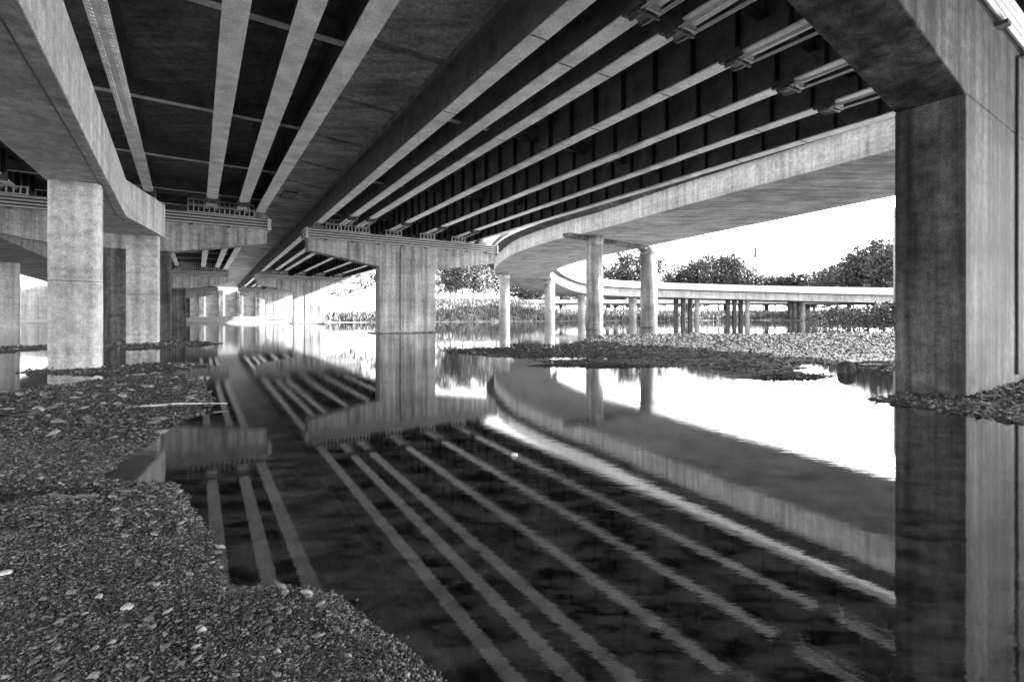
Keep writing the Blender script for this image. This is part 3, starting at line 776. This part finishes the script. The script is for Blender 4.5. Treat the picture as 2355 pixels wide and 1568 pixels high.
for px, Y, yt, pr, w, lab in (
    (1395, 200, 604, P_round, 1, 'dark tree touching the right side of the thick round column'), (1415, 205, 590, P_tall, 1, 'tall tree between the two dark columns, left one'), (1433, 200, 588, P_tall, 1, 'tall tree between the two dark columns, middle one'),
    (1452, 205, 580, P_tall, 1.1, 'tall tree between the two dark columns, right one'), (1470, 200, 575, P_round, 1, 'tree partly behind the left side of the round column by the open sky'),
    (1528, 215, 638, P_round, 1.0, 'tiny low tree just right of the round column against the sky'),
    (1566, 200, 606, P_round, .8, 'left end tree of the dark clump on the skyline'), (1582, 195, 588, P_tall, 1.5, 'spiky tall tree near the left end of the dark clump'), (1604, 198, 596, P_tall, 1.5, 'spiky tree third in the dark clump'),
    (1628, 196, 592, P_round, .9, 'rounded tree in the middle of the dark clump'), (1652, 200, 583, P_round, .9, 'highest rounded tree of the dark clump'), (1673, 197, 590, P_round, .8, 'tree on the right shoulder of the dark clump'),
    (1700, 202, 612, P_round, .9, 'sloping right end tree of the dark clump'), (1722, 205, 632, P_round, 1.1, 'low tree left of the lattice mast foot'), (1757, 205, 636, P_round, 1.2, 'low tree right of the lattice mast foot'),
    (1783, 205, 634, P_round, 1.2, 'low tree between mast and pointed trees'), (1812, 200, 626, P_round, 1.1, 'low tree at the left foot of the pointed trees'), (1832, 196, 606, P_tall, 1.9, 'pointed tree at the left of the pair on the skyline'), (1850, 190, 602, P_tall, 1.9, 'pointed tree in the middle of the right skyline'),
    (1872, 192, 610, P_tall, 1.9, 'pointed tree at the right of the pair on the skyline'), (1900, 185, 622, P_round, 1.2, 'rounded tree right of the pointed trees'), (1930, 170, 608, P_round, 1.2, 'broad tree below the thin antenna, left side'),
    (1962, 165, 600, P_round, 1.1, 'broad tree at the foot of the thin antenna'), (1995, 150, 578, P_round, .95, 'big tree stepping up to the highest crown'), (2027, 145, 550, P_round, .85, 'highest broad tree left of the near pier'),
    (2058, 140, 560, P_round, .85, 'broad tree cut by the left edge of the near pier'), (2095, 150, 540, P_round, 1, 'broad tree mostly hidden behind the near pier')):
    put(pr, px, Y, yt, lab, G2, wide=w)
for k, (px, Y, yt, lab) in enumerate(((1885, 62, 714, 'small bush at the left end of the mudflat bushes'), (1912, 56, 708, 'bush second from the left on the mudflat edge'), (1940, 54, 704, 'bush third from the left on the mudflat edge'), (1968, 50, 706, 'bush in the middle of the mudflat edge'),
                     (1996, 48, 702, 'bush right of the middle on the mudflat edge'), (2024, 46, 700, 'tall bush near the near pier'), (2052, 44, 697, 'bush beside the slim column by the near pier'), (2085, 44, 695, 'bush half hidden by the near pier'))):
    put(P_bush, px, Y, yt, lab, G3, 0.0)

# masts
def mast(px, Y, y0, y1, wb, label, lattice=True):
    p = py_(px, Y); z0 = CH + (HZ - y0) / F * Y - 8; z1 = CH + (HZ - y1) / F * Y
    t = thing('radio_mast', label, 'mast', (p.x, p.y, z0)); H = z1 - z0; mb = MB()
    if lattice:
        n = 12
        for k in range(n):
            a, b = k / n, (k + 1) / n; wa, w2 = wb * (1 - a) ** 1.3 + .35, wb * (1 - b) ** 1.3 + .35
            for sx in (-1, 1):
                for sy in (-1, 1):
                    mb.bar((sx * wa / 2, sy * wa / 2, a * H), (sx * w2 / 2, sy * w2 / 2, b * H), .4, .4)
            for s in (-1, 1):
                mb.bar((-wa / 2, s * wa / 2, a * H), (w2 / 2, s * w2 / 2, b * H), .14, .14); mb.bar((wa / 2, s * wa / 2, a * H), (-w2 / 2, s * w2 / 2, b * H), .14, .14)
        mb.build('lattice_tower', M['steel_dark'], t)
        mb = MB(); mb.tube((0, 0, H * .96), (0, 0, H * 1.02), .9, n=12); mb.build('antenna_drum', M['steel_dark'], t)
    else:
        mb.tube((0, 0, 0), (0, 0, H), .6, .5, 8); mb.build('pole', M['steel_dark'], t)
        mb = MB(); mb.box(-.6, .6, -.3, .3, H, H + 1.4); mb.build('antenna_head', M['steel_dark'], t)
mast(1737, 330, 655, 572, 9, 'tapering lattice radio mast rising above the skyline trees')
mast(1757, 320, 650, 612, 1, 'short plain antenna pole right of the lattice mast', False)
mast(1973, 260, 600, 570, 1, 'plain antenna pole above the broad trees at right', False)

# rail fence on the far bank
fe = thing('rail_fence', 'low wooden rail fence on top of the grassy far bank', 'fence', (-10, 146, 0))
for k in range(9):
    x = -24 + k * 2.8
    MB().box(x - .1, x + .1, 146, 146.2, 5.2, 7.0).build('fence_post', M['wood'], fe, world=True)
MB().box(-24, -1.6, 146.2, 146.28, 6.5, 6.7).build('rail', M['wood'], fe, world=True)

# small things on bars and in the water
a = pw(295, 948) + Vector((0, 0, .07)); b = pw(524, 936) + Vector((0, 0, .06))
tag(MB().tube(a, a.lerp(b, .5) + Vector((0, 0, .03)), .022, .018, 7).tube(a.lerp(b, .5) + Vector((0, 0, .03)), b, .018, .008, 7).build('driftwood_stick', M['wood']), 'long straight bleached stick lying on the left mud bar', 'stick')
def rock(px, py, s, label, mat='conc', flat_=.6, seed=1):
    r = random.Random(seed); import bmesh
    bm = bmesh.new(); bmesh.ops.create_icosphere(bm, subdivisions=2, radius=s)
    for v in bm.verts: v.co *= r.uniform(.8, 1.15); v.co.z *= flat_
    me = bpy.data.meshes.new('rock'); bm.to_mesh(me); bm.free(); me.materials.append(M[mat])
    o = bpy.data.objects.new('rock', me); COL.objects.link(o); p = pw(px, py)
    o.location = (p.x, p.y, float(max(0, height(np.array([p.x]), np.array([p.y]))[0])) + s * flat_ * .4)
    tag(o, label, 'rock')
rock(1183, 1048, .04, 'pale rock poking out of the dark water in the middle', seed=2)
rock(293, 1408, .028, 'round pale stone on the gravel at lower left', seed=3)
rock(12, 1338, .03, 'pale stone at the left edge of the gravel', seed=4)
rock(345, 897, .09, 'flat pale stone near the top of the left mud bar', flat_=.35, seed=5)
rock(1945, 858, .22, 'dark block of debris at the lower edge of the mudflat', 'conc_dark', 1.0, 6)
rock(1000, 756, .3, 'dark lump beside the foot of the middle pier', 'conc_dark', .5, 7)
rock(1382, 777, .25, 'dark stone in the shallow water left of the mudflat', 'conc_dark', .5, 8)

for o in list(bpy.data.objects):
    if o.parent is None and o.get('category') and not o.get('kind'): o['kind'] = 'thing'
